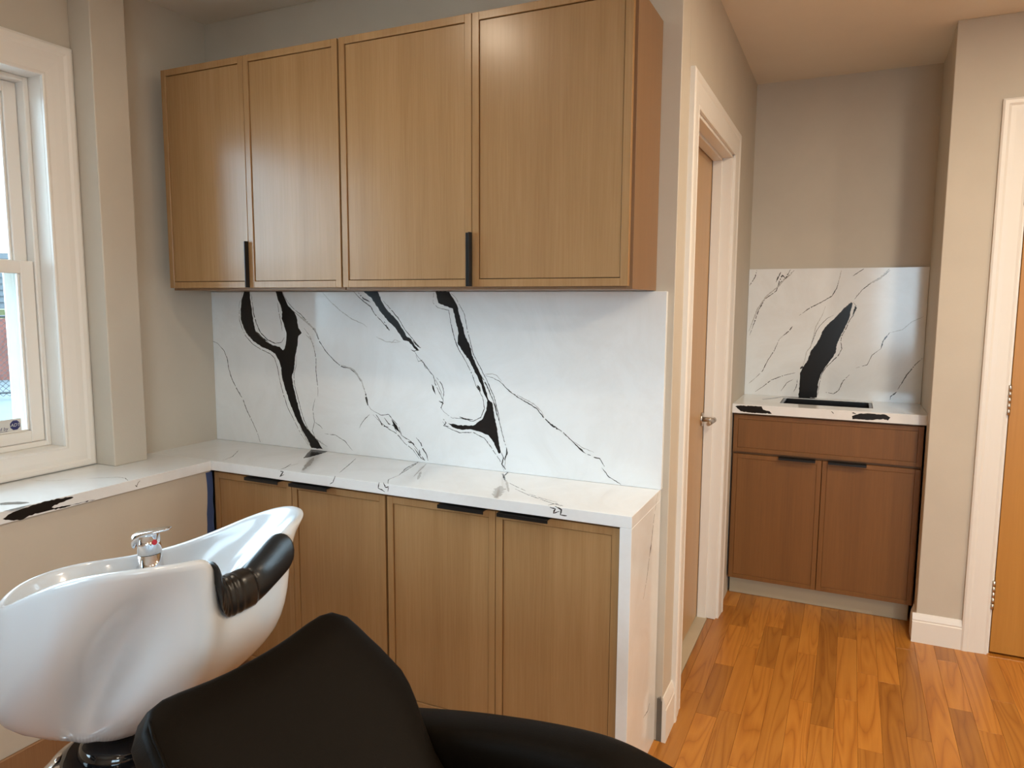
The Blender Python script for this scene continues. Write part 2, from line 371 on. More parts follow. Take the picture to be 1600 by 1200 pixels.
 ('p',1,[(-1.146,0.892),(-1.13,0.901),(-1.094,0.908),(-1.04,0.913),(-0.998,0.914),(-0.932,0.908),(-0.927,0.904),(-0.959,0.898),(-0.99,0.895),(-0.999,0.89),(-0.991,0.885),(-0.96,0.884),(-0.92,0.882),(-0.873,0.881),(-0.854,0.879),(-0.92,0.88),(-0.965,0.879),(-1.0,0.882),(-1.034,0.882),(-1.069,0.882),(-1.088,0.875),(-1.115,0.879),(-1.138,0.887)]),
 ('k',2.2,[(-0.683,0.905),(-0.691,0.9),(-0.7,0.887)]),
 ('k',5,[(-0.703,0.893),(-0.696,0.886)]),
],
'ledge_top':[
 ('d',1,[(0.237,-1.092),(0.248,-1.074),(0.27,-1.058),(0.301,-1.048),(0.315,-1.049),(0.307,-1.072),(0.278,-1.092),(0.261,-1.105)]),
 ('d',1,[(0.337,-1.141),(0.336,-1.101),(0.339,-1.057),(0.357,-1.11)]),
 ('g',2.4,[(0.021,-0.869),(0.067,-0.86),(0.107,-0.838),(0.152,-0.789)]),
 ('k',2,[(0.182,-0.77),(0.2,-0.752),(0.26,-0.707),(0.294,-0.705),(0.335,-0.725)]),
],
'niche':[
 ('p',1,[(2.598,1.555),(2.606,1.549),(2.6,1.519),(2.595,1.477),(2.581,1.435),(2.564,1.392),(2.55,1.357),(2.54,1.322),(2.538,1.288),(2.52,1.253),(2.491,1.208),(2.469,1.164),(2.459,1.119),(2.455,1.036),(2.362,1.03),(2.364,1.115),(2.364,1.168),(2.378,1.199),(2.401,1.24),(2.411,1.284),(2.433,1.319),(2.452,1.354),(2.466,1.398),(2.488,1.433),(2.525,1.472),(2.562,1.519)]),
 ('g',3,[(2.475,1.531),(2.461,1.484),(2.432,1.423),(2.42,1.354),(2.41,1.31),(2.391,1.283),(2.385,1.239),(2.371,1.194)]),
 ('k',2,[(2.517,1.485),(2.486,1.467),(2.456,1.432),(2.435,1.397),(2.42,1.345),(2.41,1.305)]),
 ('k',7,[(2.363,1.19),(2.378,1.203)]),
 ('p',1,[(2.618,1.536),(2.628,1.524),(2.618,1.503),(2.605,1.477),(2.612,1.507)]),
 ('k',2.6,[(2.608,1.553),(2.624,1.535),(2.613,1.486),(2.596,1.46),(2.582,1.418),(2.561,1.374),(2.559,1.34),(2.566,1.306),(2.551,1.271),(2.521,1.236),(2.491,1.2),(2.473,1.164),(2.464,1.111),(2.46,1.049)]),
 ('k',3,[(2.114,1.729),(2.107,1.692),(2.079,1.644)]),
 ('k',3,[(2.309,1.725),(2.274,1.691),(2.234,1.656),(2.22,1.613),(2.163,1.569),(2.132,1.507),(2.117,1.453),(2.103,1.408),(2.09,1.367)]),
 ('g',5,[(2.298,1.708),(2.258,1.674),(2.231,1.639),(2.171,1.586),(2.127,1.515),(2.1,1.435),(2.085,1.39)]),
 ('k',4,[(2.289,1.729),(2.266,1.682),(2.249,1.7),(2.23,1.656),(2.239,1.643)]),
 ('k',4,[(2.24,1.717),(2.225,1.682),(2.217,1.661)]),
 ('k',3,[(2.534,1.671),(2.525,1.629),(2.504,1.587),(2.458,1.557),(2.396,1.522),(2.345,1.481)]),
 ('g',3,[(2.543,1.722),(2.534,1.671)]),
 ('k',4,[(2.313,1.421),(2.296,1.394),(2.265,1.367)]),
 ('k',2.6,[(2.248,1.349),(2.225,1.286),(2.194,1.232),(2.167,1.168),(2.134,1.13)]),
 ('g',3,[(2.265,1.367),(2.248,1.349)]),
 ('g',3,[(2.134,1.13),(2.097,1.096)]),
 ('k',2.6,[(2.339,1.166),(2.282,1.15),(2.216,1.12),(2.175,1.082),(2.133,1.05)]),
 ('k',2,[(2.332,1.131),(2.3,1.111),(2.269,1.06)]),
 ('k',2,[(2.353,1.132),(2.347,1.087),(2.336,1.06)]),
 ('k',3,[(2.777,1.723),(2.742,1.69),(2.691,1.658),(2.648,1.62),(2.613,1.57)]),
 ('g',6,[(2.769,1.727),(2.728,1.678),(2.67,1.645)]),
 ('k',3,[(2.65,1.728),(2.621,1.708),(2.599,1.692)]),
 ('g',3,[(2.939,1.483),(2.887,1.456),(2.846,1.414),(2.788,1.397)]),
 ('k',4,[(2.788,1.398),(2.761,1.354),(2.752,1.312)]),
 ('k',2,[(2.752,1.312),(2.712,1.277),(2.692,1.225),(2.64,1.206)]),
 ('k',2.4,[(2.611,1.17),(2.581,1.134),(2.561,1.081),(2.538,1.061),(2.498,1.067)]),
 ('k',3,[(2.945,1.269),(2.915,1.235),(2.881,1.183),(2.842,1.101)]),
 ('k',4,[(2.839,1.089),(2.811,1.062),(2.81,1.045)]),
],
'nfront':[
 ('p',1,[(2.087,1.019),(2.107,1.025),(2.216,1.028),(2.224,1.012),(2.255,1.006),(2.267,0.994),(2.171,0.991),(2.116,0.996)]),
 ('p',1,[(2.631,1.008),(2.662,1.022),(2.696,1.026),(2.737,1.024),(2.771,1.026),(2.795,1.013),(2.786,0.998),(2.765,1.004),(2.718,0.995),(2.67,0.995),(2.634,0.993)]),
 ('k',4,[(2.539,1.025),(2.55,1.014)]),
 ('k',4,[(2.63,1.024),(2.648,1.021)]),
],
'ntop':[
 ('k',4,[(2.76,1.45),(2.85,1.46),(2.945,1.462)]),
 ('p',1,[(2.325,1.849),(2.315,1.83),(2.30,1.812),(2.32,1.804),(2.37,1.803),(2.43,1.804),(2.45,1.82),(2.445,1.849)]),
 ('d',1,[(2.28,1.845),(2.315,1.849),(2.28,1.80),(2.26,1.74),(2.20,1.64),(2.19,1.66),(2.25,1.78)]),
],
}

# ------------------------------------------------------------------ veins in the quartz (flat pattern of the stone itself)
def jag(pts, step, amp, rng, closed):
    out = []
    n = len(pts)
    for i in range(n if closed else n-1):
        a, b = Vector(pts[i]), Vector(pts[(i+1) % n]); d = b-a; l = d.length
        k = max(1, int(l/step)); nrm = Vector((-d.y, d.x))/max(l, 1e-6)
        for j in range(k):
            q = a+d*j/k
            if j: q = q+nrm*rng.uniform(-amp, amp)
            out.append(q)
    if not closed: out.append(Vector(pts[-1]))
    return out
VM = {'p': 1, 'k': 2, 'g': 3, 'd': 4}
def add_veins(bm, face, to3d, nrm):
    rng = random.Random(face)
    lift = 0
    for kind, wd, pts in VEINS[face]:
        lift += 1
        off = Vector(nrm)*(.00012+.000004*lift)
        if kind in 'pd':
            P = jag(pts, .007, .0016, rng, True)
            V = [bm.verts.new(Vector(to3d(*p))+off) for p in P]
            for t in tessellate_polygon([[Vector((p.x, p.y, 0)) for p in P]]):
                try: f = bm.faces.new([V[i] for i in t])
                except ValueError: continue
                f.normal_update()
                if f.normal.dot(Vector(nrm)) < 0: f.normal_flip()
                f.material_index = VM[kind]
        else:
            P = jag(pts, .006, .0009, rng, False); n = len(P); h = wd*.001*.68
            left, right = [], []
            for i, p in enumerate(P):
                d = P[min(n-1, i+1)]-P[max(0, i-1)]; l = d.length or 1e-6
                nn = Vector((-d.y, d.x))/l
                t = i/(n-1); k = h*(.35+.65*min(1, 4*t, 4*(1-t)))*rng.uniform(.55, 1.3)
                left.append(bm.verts.new(Vector(to3d(*(p+nn*k)))+off)); right.append(bm.verts.new(Vector(to3d(*(p-nn*k)))+off))
            for i in range(n-1):
                if kind == 'k' and rng.random() < .06: continue
                f = bm.faces.new((left[i], left[i+1], right[i+1], right[i])); f.normal_update()
                if f.normal.dot(Vector(nrm)) < 0: f.normal_flip()
                f.material_index = VM[kind]
VMATS = [M['quartz'], M['vein'], M['vein_line'], M['vein_grey'], M['vein_dark']]
def slab(name, build, veins, parent=None):
    bm = bmesh.new(); build(bm); bmesh.ops.recalc_face_normals(bm, faces=bm.faces)
    for face, to3d, nrm in veins: add_veins(bm, face, to3d, nrm)
    me = bpy.data.meshes.new(name); bm.to_mesh(me); bm.free()
    return link(name, me, VMATS, parent)

# ------------------------------------------------------------------ room shell
XB, YC, XN, YD = 2.073, 1.87, 2.952, 1.275
WT = .12
# floor: dark subfloor slab with oak strips laid along y
floor = struct(boxes('floor', [(-.2, X_MAX+.1, Y_MIN-.1, 2.0, -.06, -.012)], M['gap'], bev=0))
PW = .0795
plank_meshes = {}
def plank(x0, y0, y1, seed):
    ln = round(y1-y0, 3)
    key = ln
    if key not in plank_meshes:
        bm = bmesh.new(); add_box(bm, .0003, PW-.0003, .0003, ln-.0003, -.012, 0, bev=.0004)
        plank_meshes[key] = mesh_of('plank', bm); plank_meshes[key].materials.append(M['floor'])
    o = bpy.data.objects.new('plank', plank_meshes[key]); COL.objects.link(o)
    o.location = (x0, y0, 0); o.parent = floor
rest = bmesh.new(); rng = random.Random(21); npl = 0
ix = 0; x = 0.0
LENS = [.42, .58, .75, .92, 1.12]
while x < X_MAX-.001:
    y = Y_MIN - rng.uniform(0, .6); first = True
    while y < 1.87:
        ln = rng.choice(LENS); y1 = y+ln
        if x+PW > XB-.02 and x < 2.96 and y1 > YC: y1 = YC
        a, b = y, min(y1, YC)
        lim = YC if (x > 1.99 and x < 2.96) else (YD+.2 if x >= 2.96 else .0)
        if a < lim:
            b = min(b, lim)
            if b-a > .02:
                if x > 1.9 and x < 3.95 and b > -1.9 and npl < 298:
                    plank(x, a, b, npl); npl += 1
                else:
                    add_box(rest, x+.0005, x+PW-.0005, a, b-.001, -.012, 0)
        y = y1
    x += PW
bm = bmesh.new(); add_box(bm, 2.037, 2.0665, .264, 1.101, -.012, 0, bev=.0007)
link('plank', mesh_of('plank', bm), M['floor'], floor)
st = link('plank_field', mesh_of('plank_field', rest), M['floor'], floor); st['kind'] = 'stuff'

# ceiling with a row of recessed can lamps (things)
struct(boxes('ceiling', [(-.2, X_MAX+.1, Y_MIN-.1, 2.0, CEIL, CEIL+.1)], M['ceil'], bev=0))

# back wall (carries the cabinets) and its short unfinished end
wb = struct(boxes('wall_back', [(-.2, XB, 0, WT, 0, CEIL)], M['wall'], bev=.002))
bm = bmesh.new()
rg = random.Random(3); top = [(2.066-.0125*i/1.0*.5, .155+rg.uniform(-.012, .012)) for i in range(8)]
extrude_poly(bm, [(2.0535, -.0015, .0), (2.0715, -.0015, .0)] + [(2.0715-.003*i, -.0015, .158+rg.uniform(-.014, .012)) for i in range(7)], (0, .0012, 0))
link('bare_patch', mesh_of('bare_patch', bm), M['bare'], wb)['label'] = 'torn grey bare drywall at the foot of the wall end'

# hall wall with the near door opening (y .245-1.12, to z 2.22)
DY0, DY1, DZ = .245, 1.12, 2.225
struct(boxes('wall_hall', [(XB-WT, XB, WT, DY0, 0, CEIL, 0), (XB-WT, XB, DY1, YC+WT, 0, CEIL, 0), (XB-WT, XB, DY0, DY1, DZ, CEIL, 0)], M['wall']))
struct(boxes('wall_niche', [(XB, XN+WT, YC, YC+WT, 0, CEIL)], M['wall'], bev=0))
struct(boxes('wall_niche_right', [(XN, XN+.14, YD+WT, YC, 0, CEIL, 0)], M['wall']))
# right-hand wall with the second door opening
EX0, EX1, EZ = 3.226, 4.04, 2.29
struct(boxes('wall_right_front', [(2.945, EX0, YD, YD+WT, 0, CEIL, .002), (EX1, X_MAX+.1, YD, YD+WT, 0, CEIL, 0), (EX0, EX1, YD, YD+WT, EZ, CEIL, 0)], M['wall']))
struct(boxes('wall_far_right', [(X_MAX, X_MAX+.1, Y_MIN, YD, 0, CEIL)], M['wall'], bev=0))
# left wall with two window openings
WY0, WY1, WZ0, WZ1 = -1.75, -.715, 1.003, 2.326
V0, V1 = -4.7, -2.2
xl0, xl1 = -.17, -.02
struct(boxes('wall_left', [(-.17, 0, -.459, 0, 0, CEIL, 0), (xl0, xl1, WY1+.014, -.459, 0, CEIL, 0), (xl0, xl1, WY0-.014, WY1+.014, 0, WZ0-.014, 0), (xl0, xl1, WY0-.014, WY1+.014, WZ1+.014, CEIL, 0),
     (xl0, xl1, V1, WY0-.014, 0, CEIL, 0), (xl0, xl1, V0, V1, 0, WZ0, 0), (xl0, xl1, V0, V1, WZ1, CEIL, 0), (xl0, xl1, Y_MIN, V0, 0, CEIL, 0)], M['wall']))
struct(boxes('wall_pilaster', [(-.02, .098, -.600, -.459, .914, CEIL)], M['wall'], bev=.003))
struct(boxes('wall_apron', [(-.02, .328, -2.6, -.36, .0, .8755)], M['wall'], bev=0))
struct(boxes('baseboard_left', [(.328, .340, -2.6, -.42, 0, .15)], M['base_wood'], bev=.003))
# shop front behind the camera: low wall, header, one wide opening
struct(boxes('wall_front', [(-.17, 2.9, Y_MIN-.1, Y_MIN, 0, CEIL, 0), (4.9, X_MAX+.1, Y_MIN-.1, Y_MIN, 0, CEIL, 0), (2.9, 4.9, Y_MIN-.1, Y_MIN, 0, .9, 0), (2.9, 4.9, Y_MIN-.1, Y_MIN, 2.4, CEIL, 0)], M['wall']))

# unseen walls added behind the two doors to block daylight leaks
struct(boxes('wall_lightblock_right', [(XN+.14, X_MAX+.1, YC, YC+.1, 0, CEIL, 0), (X_MAX, X_MAX+.1, YD+WT, YC, 0, CEIL, 0)], M['wall']))
struct(boxes('wall_lightblock_left', [(-.2, XB-WT, YC, YC+.1, 0, CEIL, 0), (-.2, -.1, WT, YC, 0, CEIL, 0)], M['wall']))

# ---- baseboards
def base_profile(bm, a, b, nrm, h):
    """baseboard from a to b (xy) standing off the wall along nrm"""
    a, b, n = Vector((*a, 0)), Vector((*b, 0)), Vector((*nrm, 0))
    prof = [(0, 0), (.015, 0), (.015, h*.72), (.012, h*.75), (.013, h*.80), (.009, h*.90), (.004, h), (0, h)]
    extrude_poly(bm, [a+n*p+Vector((0, 0, z)) for p, z in prof], b-a)
bm = bmesh.new(); base_profile(bm, (2.93, YD), (3.128, YD), (0, -1), .135); base_profile(bm, (2.945, YD-.001), (2.945, YD+.1), (-1, 0), .135)
struct(link('baseboard_right', mesh_of('baseboard_right', bm), M['trim']))
bm = bmesh.new(); base_profile(bm, (XB, -.004), (XB, .14), (1, 0), .165)
struct(link('baseboard_hall', mesh_of('baseboard_hall', bm), M['trim']))

# ---- casings
CAS = [(0, 0), (.012, 0), (.014, .004), (.012, .012), (.014, .03), (.016, .055), (.016, .075), (.02, .085), (.02, .1), (.016, .108), (.0, .108)]
def casing(bm, path, inward, nrm, width, thick=1.0, closed=False):
    """mitred casing: path = inner-edge corner points (3D), 'inward[i]' = outward in-plane direction at each point (already mitred), nrm = off the wall"""
    n = Vector(nrm); rings = []
    for p, o in zip(path, inward):
        p, o = Vector(p), Vector(o)
        rings.append([bm.verts.new(p+o*(s/.108*width)+n*(t*thick)) for t, s in CAS])
    m = len(CAS); prs = list(zip(rings, rings[1:]))
    if closed: prs.append((rings[-1], rings[0]))
    for A, B in prs:
        for i in range(m): bm.faces.new((A[i], A[(i+1) % m], B[(i+1) % m], B[i]))
    if not closed:
        bm.faces.new(rings[0][::-1]); bm.faces.new(rings[-1])
# hall door (door_1): casing, jambs with stop, slab and lever
bm = bmesh.new()
casing(bm, [(XB, DY0, 0), (XB, DY0, DZ-.005), (XB, DY1, DZ-.005), (XB, DY1, 0)], [(0, -1, 0), (0, -1, 1), (0, 1, 1), (0, 1, 0)], (1, 0, 0), .112)
struct(link('trim_1', mesh_of('trim_1', bm), M['trim']))
d1 = struct(bpy.data.objects.new('door_1', None)); COL.objects.link(d1)
boxes('door_jamb', [(XB-WT, XB+.001, DY0-.0, DY0+.018, 0, DZ), (XB-WT, XB+.001, DY1-.018, DY1, 0, DZ), (XB-WT, XB+.001, DY0, DY1, DZ-.018, DZ),
     (1.988, 2.03, DY0+.018, DY0+.03, 0, DZ-.018), (1.988, 2.03, DY1-.03, DY1-.018, 0, DZ-.018), (1.988, 2.03, DY0+.018, DY1-.018, DZ-.03, DZ-.018)], M['trim'], d1)
boxes('door_slab', [(1.944, 1.985, DY0+.021, DY1-.021, .008, DZ-.021)], M['birch'], d1)['label'] = 'plain pale birch door slab'
bm = bmesh.new(); ky, kz = 1.045, .998
cyl(bm, (1.985, ky, kz), (1.993, ky, kz), .033, .031); cyl(bm, (1.993, ky, kz), (2.045, ky, kz), .0115)
cyl(bm, (2.042, ky+.008, kz), (2.042, ky-.04, kz), .012, .0115); cyl(bm, (2.042, ky-.04, kz), (2.036, ky-.11, kz-.004), .0115, .009)
link('lever_handle', mesh_of('lever_handle', bm), M['steel'], d1)['label'] = 'satin nickel door lever'
struct(boxes('trim_3', [(1.94, 2.036, DY0+.02, DY1-.02, -.012, .004)], M['stone'], bev=.002))   # stone threshold
# second door on the right
bm = bmesh.new()
casing(bm, [(EX0, YD, 0), (EX0, YD, EZ), (EX1, YD, EZ), (EX1, YD, 0)], [(-1, 0, 0), (-1, 0, 1), (1, 0, 1), (1, 0, 0)], (0, -1, 0), .1)
struct(link('trim_2', mesh_of('trim_2', bm), M['trim']))
d2 = struct(bpy.data.objects.new('door_2', None)); COL.objects.link(d2)
boxes('door_jamb', [(EX0-.001, EX0+.008, YD-.004, YD+WT, 0, EZ), (EX1-.018, EX1, YD-.004, YD+WT, 0, EZ), (EX0, EX1, YD-.004, YD+WT, EZ-.018, EZ)], M['trim'], d2)
boxes('door_slab', [(EX0+.011, EX1-.021, YD-.002, YD+.04, .012, EZ-.021)], M['birch_gold'], d2)['label'] = 'golden birch door slab'
for hz in (.275, 1.14, 2.02):
    bm = bmesh.new(); add_box(bm, EX0+.002, EX0+.014, YD-.0075, YD-.002, hz-.064, hz+.064, .001)
    for k in range(5): cyl(bm, (EX0+.006, YD-.011, hz-.064+k*.0258), (EX0+.006, YD-.011, hz-.064+k*.0258+.0256), .0075, seg=12)
    link('hinge', mesh_of('hinge', bm), M['steel'], d2)
struct(boxes('trim_4', [(EX0, EX1, YD-.03, YD+WT, -.012, .003)], M['floor'], bev=.002))

# ------------------------------------------------------------------ window
win = struct(bpy.data.objects.new('window_1', None)); COL.objects.link(win)
bm = bmesh.new()
casing(bm, [(-.02, WY1, WZ0), (-.02, WY1, WZ1), (-.02, WY0, WZ1), (-.02, WY0, WZ0)], [(0, 1, -.76), (0, 1, 1.05), (0, -1, 1.05), (0, -1, -.76)], (1, 0, 0), .1125, 1.0, True)
link('window_casing', mesh_of('window_casing', bm), M['trim'], win)
j = .013
boxes('window_jamb', [(-.168, -.0205, WY1, WY1+j, WZ0-j, WZ1+j), (-.168, -.0205, WY0-j, WY0, WZ0-j, WZ1+j), (-.168, -.0205, WY0, WY1, WZ1, WZ1+j), (-.168, -.0205, WY0, WY1, WZ0-j, WZ0)], M['trim'], win)
# vinyl frame behind the reveal
fx0, fx1 = -.165, -.088; fw_ = .018
boxes('window_frame', [(fx0, fx1, WY1-fw_, WY1, WZ0, WZ1), (fx0, fx1, WY0, WY0+fw_, WZ0, WZ1), (fx0, fx1, WY0+fw_, WY1-fw_, WZ1-fw_, WZ1), (fx0, fx1, WY0+fw_, WY1-fw_, WZ0, WZ0+.02)], M['vinyl'], win, .003)
boxes('screen_track', [(-.167, -.159, WY1-.088, WY1-fw_, WZ0+.02, 1.66), (-.159, -.1575, WY1-.060, WY1-.05, WZ0+.02, 1.66)], M['vinyl'], win, .001)
def sash(name, x0, x1, z0, z1, st, bot, top):
    y0, y1 = WY0+fw_+.002, WY1-fw_-.002
    s = boxes(name, [(x0, x1, y1-st, y1, z0, z1), (x0, x1, y0, y0+st, z0, z1), (x0, x1, y0+st, y1-st, z0, z0+bot), (x0, x1, y0+st, y1-st, z1-top, z1),
        (x0+.006, x0+.02, y1-st-.008, y1-st, z0+bot, z1-top), (x0+.006, x0+.02, y0+st, y0+st+.008, z0+bot, z1-top), (x0+.006, x0+.02, y0+st, y1-st, z0+bot, z0+bot+.006)], M['vinyl'], win, .0025)
    boxes('pane', [(x0+.010, x0+.014, y0+st-.004, y1-st+.004, z0+bot-.004, z1-top+.004)], M['glass'], s, 0)
    return s
lower = sash('lower_sash', -.124, -.095, WZ0+.021, 1.682, .046, .042, .046)
upper = sash('upper_sash', -.157, -.128, 1.640, WZ1-fw_-.001, .046, .04, .04)
# alarm sticker on the inside of the lower pane
sx = -.1095; sy1 = -.808
stk = tag(boxes('window_sticker', [(sx-.0004, sx, sy1-.17, sy1, 1.0705, 1.116)], M['sticker'], None, 0), 'small grey alarm company sticker with a blue octagon on the lower window pane', 'sticker')
bm = bmesh.new(); oc = (sy1-.022, 1.093)
extrude_poly(bm, [(sx, oc[0]+.0185*math.cos(math.pi/8+k*math.pi/4), oc[1]+.0185*math.sin(math.pi/8+k*math.pi/4)) for k in range(8)], (.0003, 0, 0))
link('octagon_emblem', mesh_of('octagon_emblem', bm), M['navy'], stk)
def text(name, body, size, loc, rot, m, parent, shear=0.0, align='CENTER'):
    c = bpy.data.curves.new(name, 'FONT'); c.body = body; c.size = size; c.align_x = align; c.align_y = 'CENTER'; c.shear = shear; c.extrude = .0001; c.resolution_u = 3
    o = bpy.data.objects.new(name, c); COL.objects.link(o); o.location = loc; o.rotation_euler = rot
    bpy.context.view_layer.update()
    me = bpy.data.meshes.new_from_object(o); me.transform(o.matrix_world)
    bpy.data.objects.remove(o, do_unlink=True)
    return link(name, me, m, parent)
RX = (math.pi/2, 0, math.pi/2)
text('emblem_letters', 'ADT', .0165, (sx+.0006, oc[0], oc[1]), RX, M['sticker'], stk, .25)
text('printed_words', 'Protected by', .017, (sx+.0003, sy1-.047, 1.0835), RX, M['navy'], stk, .2, 'RIGHT')
boxes('underline', [(sx+.0001, sx+.0004, sy1-.14, sy1-.047, 1.0735, 1.0745)], M['navy'], stk, 0)

# second window of the left wall and the shop front glazing, outside the frame
w2 = struct(bpy.data.objects.new('window_2', None)); COL.objects.link(w2)
boxes('window_frame', [(-.165, -.1, V1-.05, V1, WZ0, WZ1), (-.165, -.1, V0, V0+.05, WZ0, WZ1), (-.165, -.1, V0, V1, WZ1-.05, WZ1), (-.165, -.1, V0, V1, WZ0, WZ0+.05), (-.15, -.11, V0, V1, 1.64, 1.69)], M['vinyl'], w2)
boxes('pane', [(-.135, -.131, V0+.04, V1-.04, WZ0+.04, WZ1-.04)], M['glass'], w2, 0)
w3 = struct(bpy.data.objects.new('window_3', None)); COL.objects.link(w3)
boxes('window_frame', [(2.9, 2.95, Y_MIN-.09, Y_MIN-.02, .9, 2.4), (4.85, 4.9, Y_MIN-.09, Y_MIN-.02, .9, 2.4), (3.87, 3.93, Y_MIN-.09, Y_MIN-.02, .9, 2.4), (2.9, 4.9, Y_MIN-.09, Y_MIN-.02, .9, .95), (2.9, 4.9, Y_MIN-.09, Y_MIN-.02, 2.35, 2.4)], M['vinyl'], w3)
boxes('pane', [(2.93, 4.87, Y_MIN-.058, Y_MIN-.054, .93, 2.37)], M['glass'], w3, 0)

# ------------------------------------------------------------------ outside
struct(boxes('ground', [(-40, X_MAX+14, -30, 30, -.45, -.35)], M['asphalt'], bev=0))
GZ = -.35
struct(boxes('ground_bounce_slab', [(-6.5, -.25, -14, 3, -.35, -.33), (-.25, X_MAX+6, -11, Y_MIN-.2, -.35, -.33)], M['bounce_slab'], bev=0))  # unseen pale slabs, added to throw sky light up onto the ceiling
fc = Vector((-12.0, 6.0, GZ)); fd = Vector((.5, .866, 0)); fdn = Vector((-.866, .5, 0))
def fbox(bm, s0, s1, n0, n1, z0, z1):
    pts = [fc+fd*s+fdn*n+Vector((0, 0, z)) for s, n, z in ((s0,n0,z0),(s1,n0,z0),(s1,n1,z0),(s0,n1,z0),(s0,n0,z1),(s1,n0,z1),(s1,n1,z1),(s0,n1,z1))]
    vs = [bm.verts.new(p) for p in pts]
    for f in ((3,2,1,0),(4,5,6,7),(0,1,5,4),(1,2,6,5),(2,3,7,6),(3,0,4,7)): bm.faces.new([vs[i] for i in f])
fence = thing('chain_link_fence', 'grey chain link fence outside the window at the far side of the lot', 'fence', fc)
for s in (-2.4, 0.9, 3.5):
    bm = bmesh.new(); cyl(bm, fc+fd*s, fc+fd*s+Vector((0, 0, 1.62)), .03, seg=10)
    link('post', mesh_of('post', bm), M['fence'], fence)
for zr in (1.58, .12):
    bm = bmesh.new(); cyl(bm, fc-fd*2.4+Vector((0, 0, zr)), fc+fd*3.5+Vector((0, 0, zr)), .022, seg=10)
    link('rail', mesh_of('rail', bm), M['fence'], fence)
bm = bmesh.new()
for sgn in (1, -1):
    k = -4.2
    while k < 5.2:
        a, b = k, k+sgn*1.5
        z0, z1 = .05, 1.55
        lo, hi = -2.4, 3.5
        if max(a, b) > lo and min(a, b) < hi:
            t0 = max(0, min(1, (lo-a)/(b-a))) if sgn > 0 else max(0, min(1, (hi-a)/(b-a)))
            t1 = max(0, min(1, (hi-a)/(b-a))) if sgn > 0 else max(0, min(1, (lo-a)/(b-a)))
            if t1 > t0:
                cyl(bm, fc+fd*(a+(b-a)*t0)+Vector((0, 0, z0+1.5*t0)), fc+fd*(a+(b-a)*t1)+Vector((0, 0, z0+1.5*t1)), .0045, seg=4, caps=False)
        k += .1
ws = link('wire_mesh', mesh_of('wire_mesh', bm), M['fence'], fence); ws['kind'] = 'stuff'
settle(fence)
bm = bmesh.new(); fbox(bm, -6, 8, 4.0, 4.3, 0, 1.45)
tag(link('brick_wall', mesh_of('brick_wall', bm), M['brick']), 'low red brick wall behind the chain link fence outside', 'wall')
bm = bmesh.new(); fbox(bm, -6, 8, 5.0, 7, 0, 1.65)
tag(link('hedge_bank', mesh_of('hedge_bank', bm), M['grass']), 'yellow green grassy bank above the brick wall outside', 'bank')
bm = bmesh.new(); fbox(bm, -9, 9, 12, 16, 0, 3.4)
hs = tag(link('house', mesh_of('house', bm), M['siding']), 'pale sided house beyond the fence outside the window', 'house')
bm = bmesh.new()
for k in range(16): fbox(bm, -9, 9, 11.97, 12, .2*k+.2, .2*k+.215)
link('siding_line', mesh_of('siding_line', bm), M['fence'], hs)['kind'] = 'stuff'

# ------------------------------------------------------------------ quartz: splash, worktop with waterfall, window ledge
WX = 2.047; ZT = .914; ZB = .8765
spl = tag(slab('marble_backsplash', lambda bm: add_box(bm, .0005, WX+.004, -.02, -.0005, ZT+.0005, 1.582, .001),
    [('splash', lambda a, b: (a, -.02, b), (0, -1, 0))]), 'white quartz backsplash with bold black forked veins under the wall cabinets', 'backsplash')
wt = thing('worktop', 'long white veined quartz worktop with a waterfall end beside the hall', 'worktop', (1.0, -.18, ZB))
def b_top(bm):
    add_box(bm, .0005, WX, -.365, -.003, ZB, ZT, .0012)
slab('top_slab', b_top, [('top', lambda a, b: (a, min(b, -.004), ZT), (0, 0, 1)), ('front', lambda a, b: (a, -.365, b), (0, -1, 0))], wt)
slab('waterfall_panel', lambda bm: add_box(bm, 2.010, WX, -.365, -.003, .0005, ZB-.0002, .0012), [('side', lambda a, b: (WX, a, b), (1, 0, 0))], wt)
settle(wt)
tag(slab('window_ledge', lambda bm: add_box(bm, -.0195, .342, -2.6, -.3655, ZB-.0005, ZT, .0012),
    [('ledge_top', lambda a, b: (a, b, ZT), (0, 0, 1)), ('ledge_front', lambda a, b: (.342, a, b), (1, 0, 0))]),
    'white quartz ledge under the window with a black oval vein on its edge', 'ledge')
# strip of masking tape in the corner under the ledge
bm = bmesh.new(); rg = random.Random(5); zs = [.868-.0412*i for i in range(18)]
a = [(.3285, -.384+rg.uniform(-.003, .003)+.004*math.sin(i), z) for i, z in enumerate(zs)]
b = [(.3285, -.352+rg.uniform(-.003, .002), z) for z in zs]
for i in range(17):
    q = [bm.verts.new(p) for p in (a[i], b[i], b[i+1], a[i+1])]; bm.faces.new(q)
bmesh.ops.remove_doubles(bm, verts=bm.verts, dist=1e-5)
r = bmesh.ops.extrude_face_region(bm, geom=list(bm.faces)); bmesh.ops.translate(bm, verts=[v for v in r['geom'] if isinstance(v, bmesh.types.BMVert)], vec=(.0012, 0, 0))
tag(link('masking_tape', mesh_of('masking_tape', bm), M['tape']), 'strip of blue masking tape on the wall under the window ledge', 'tape')

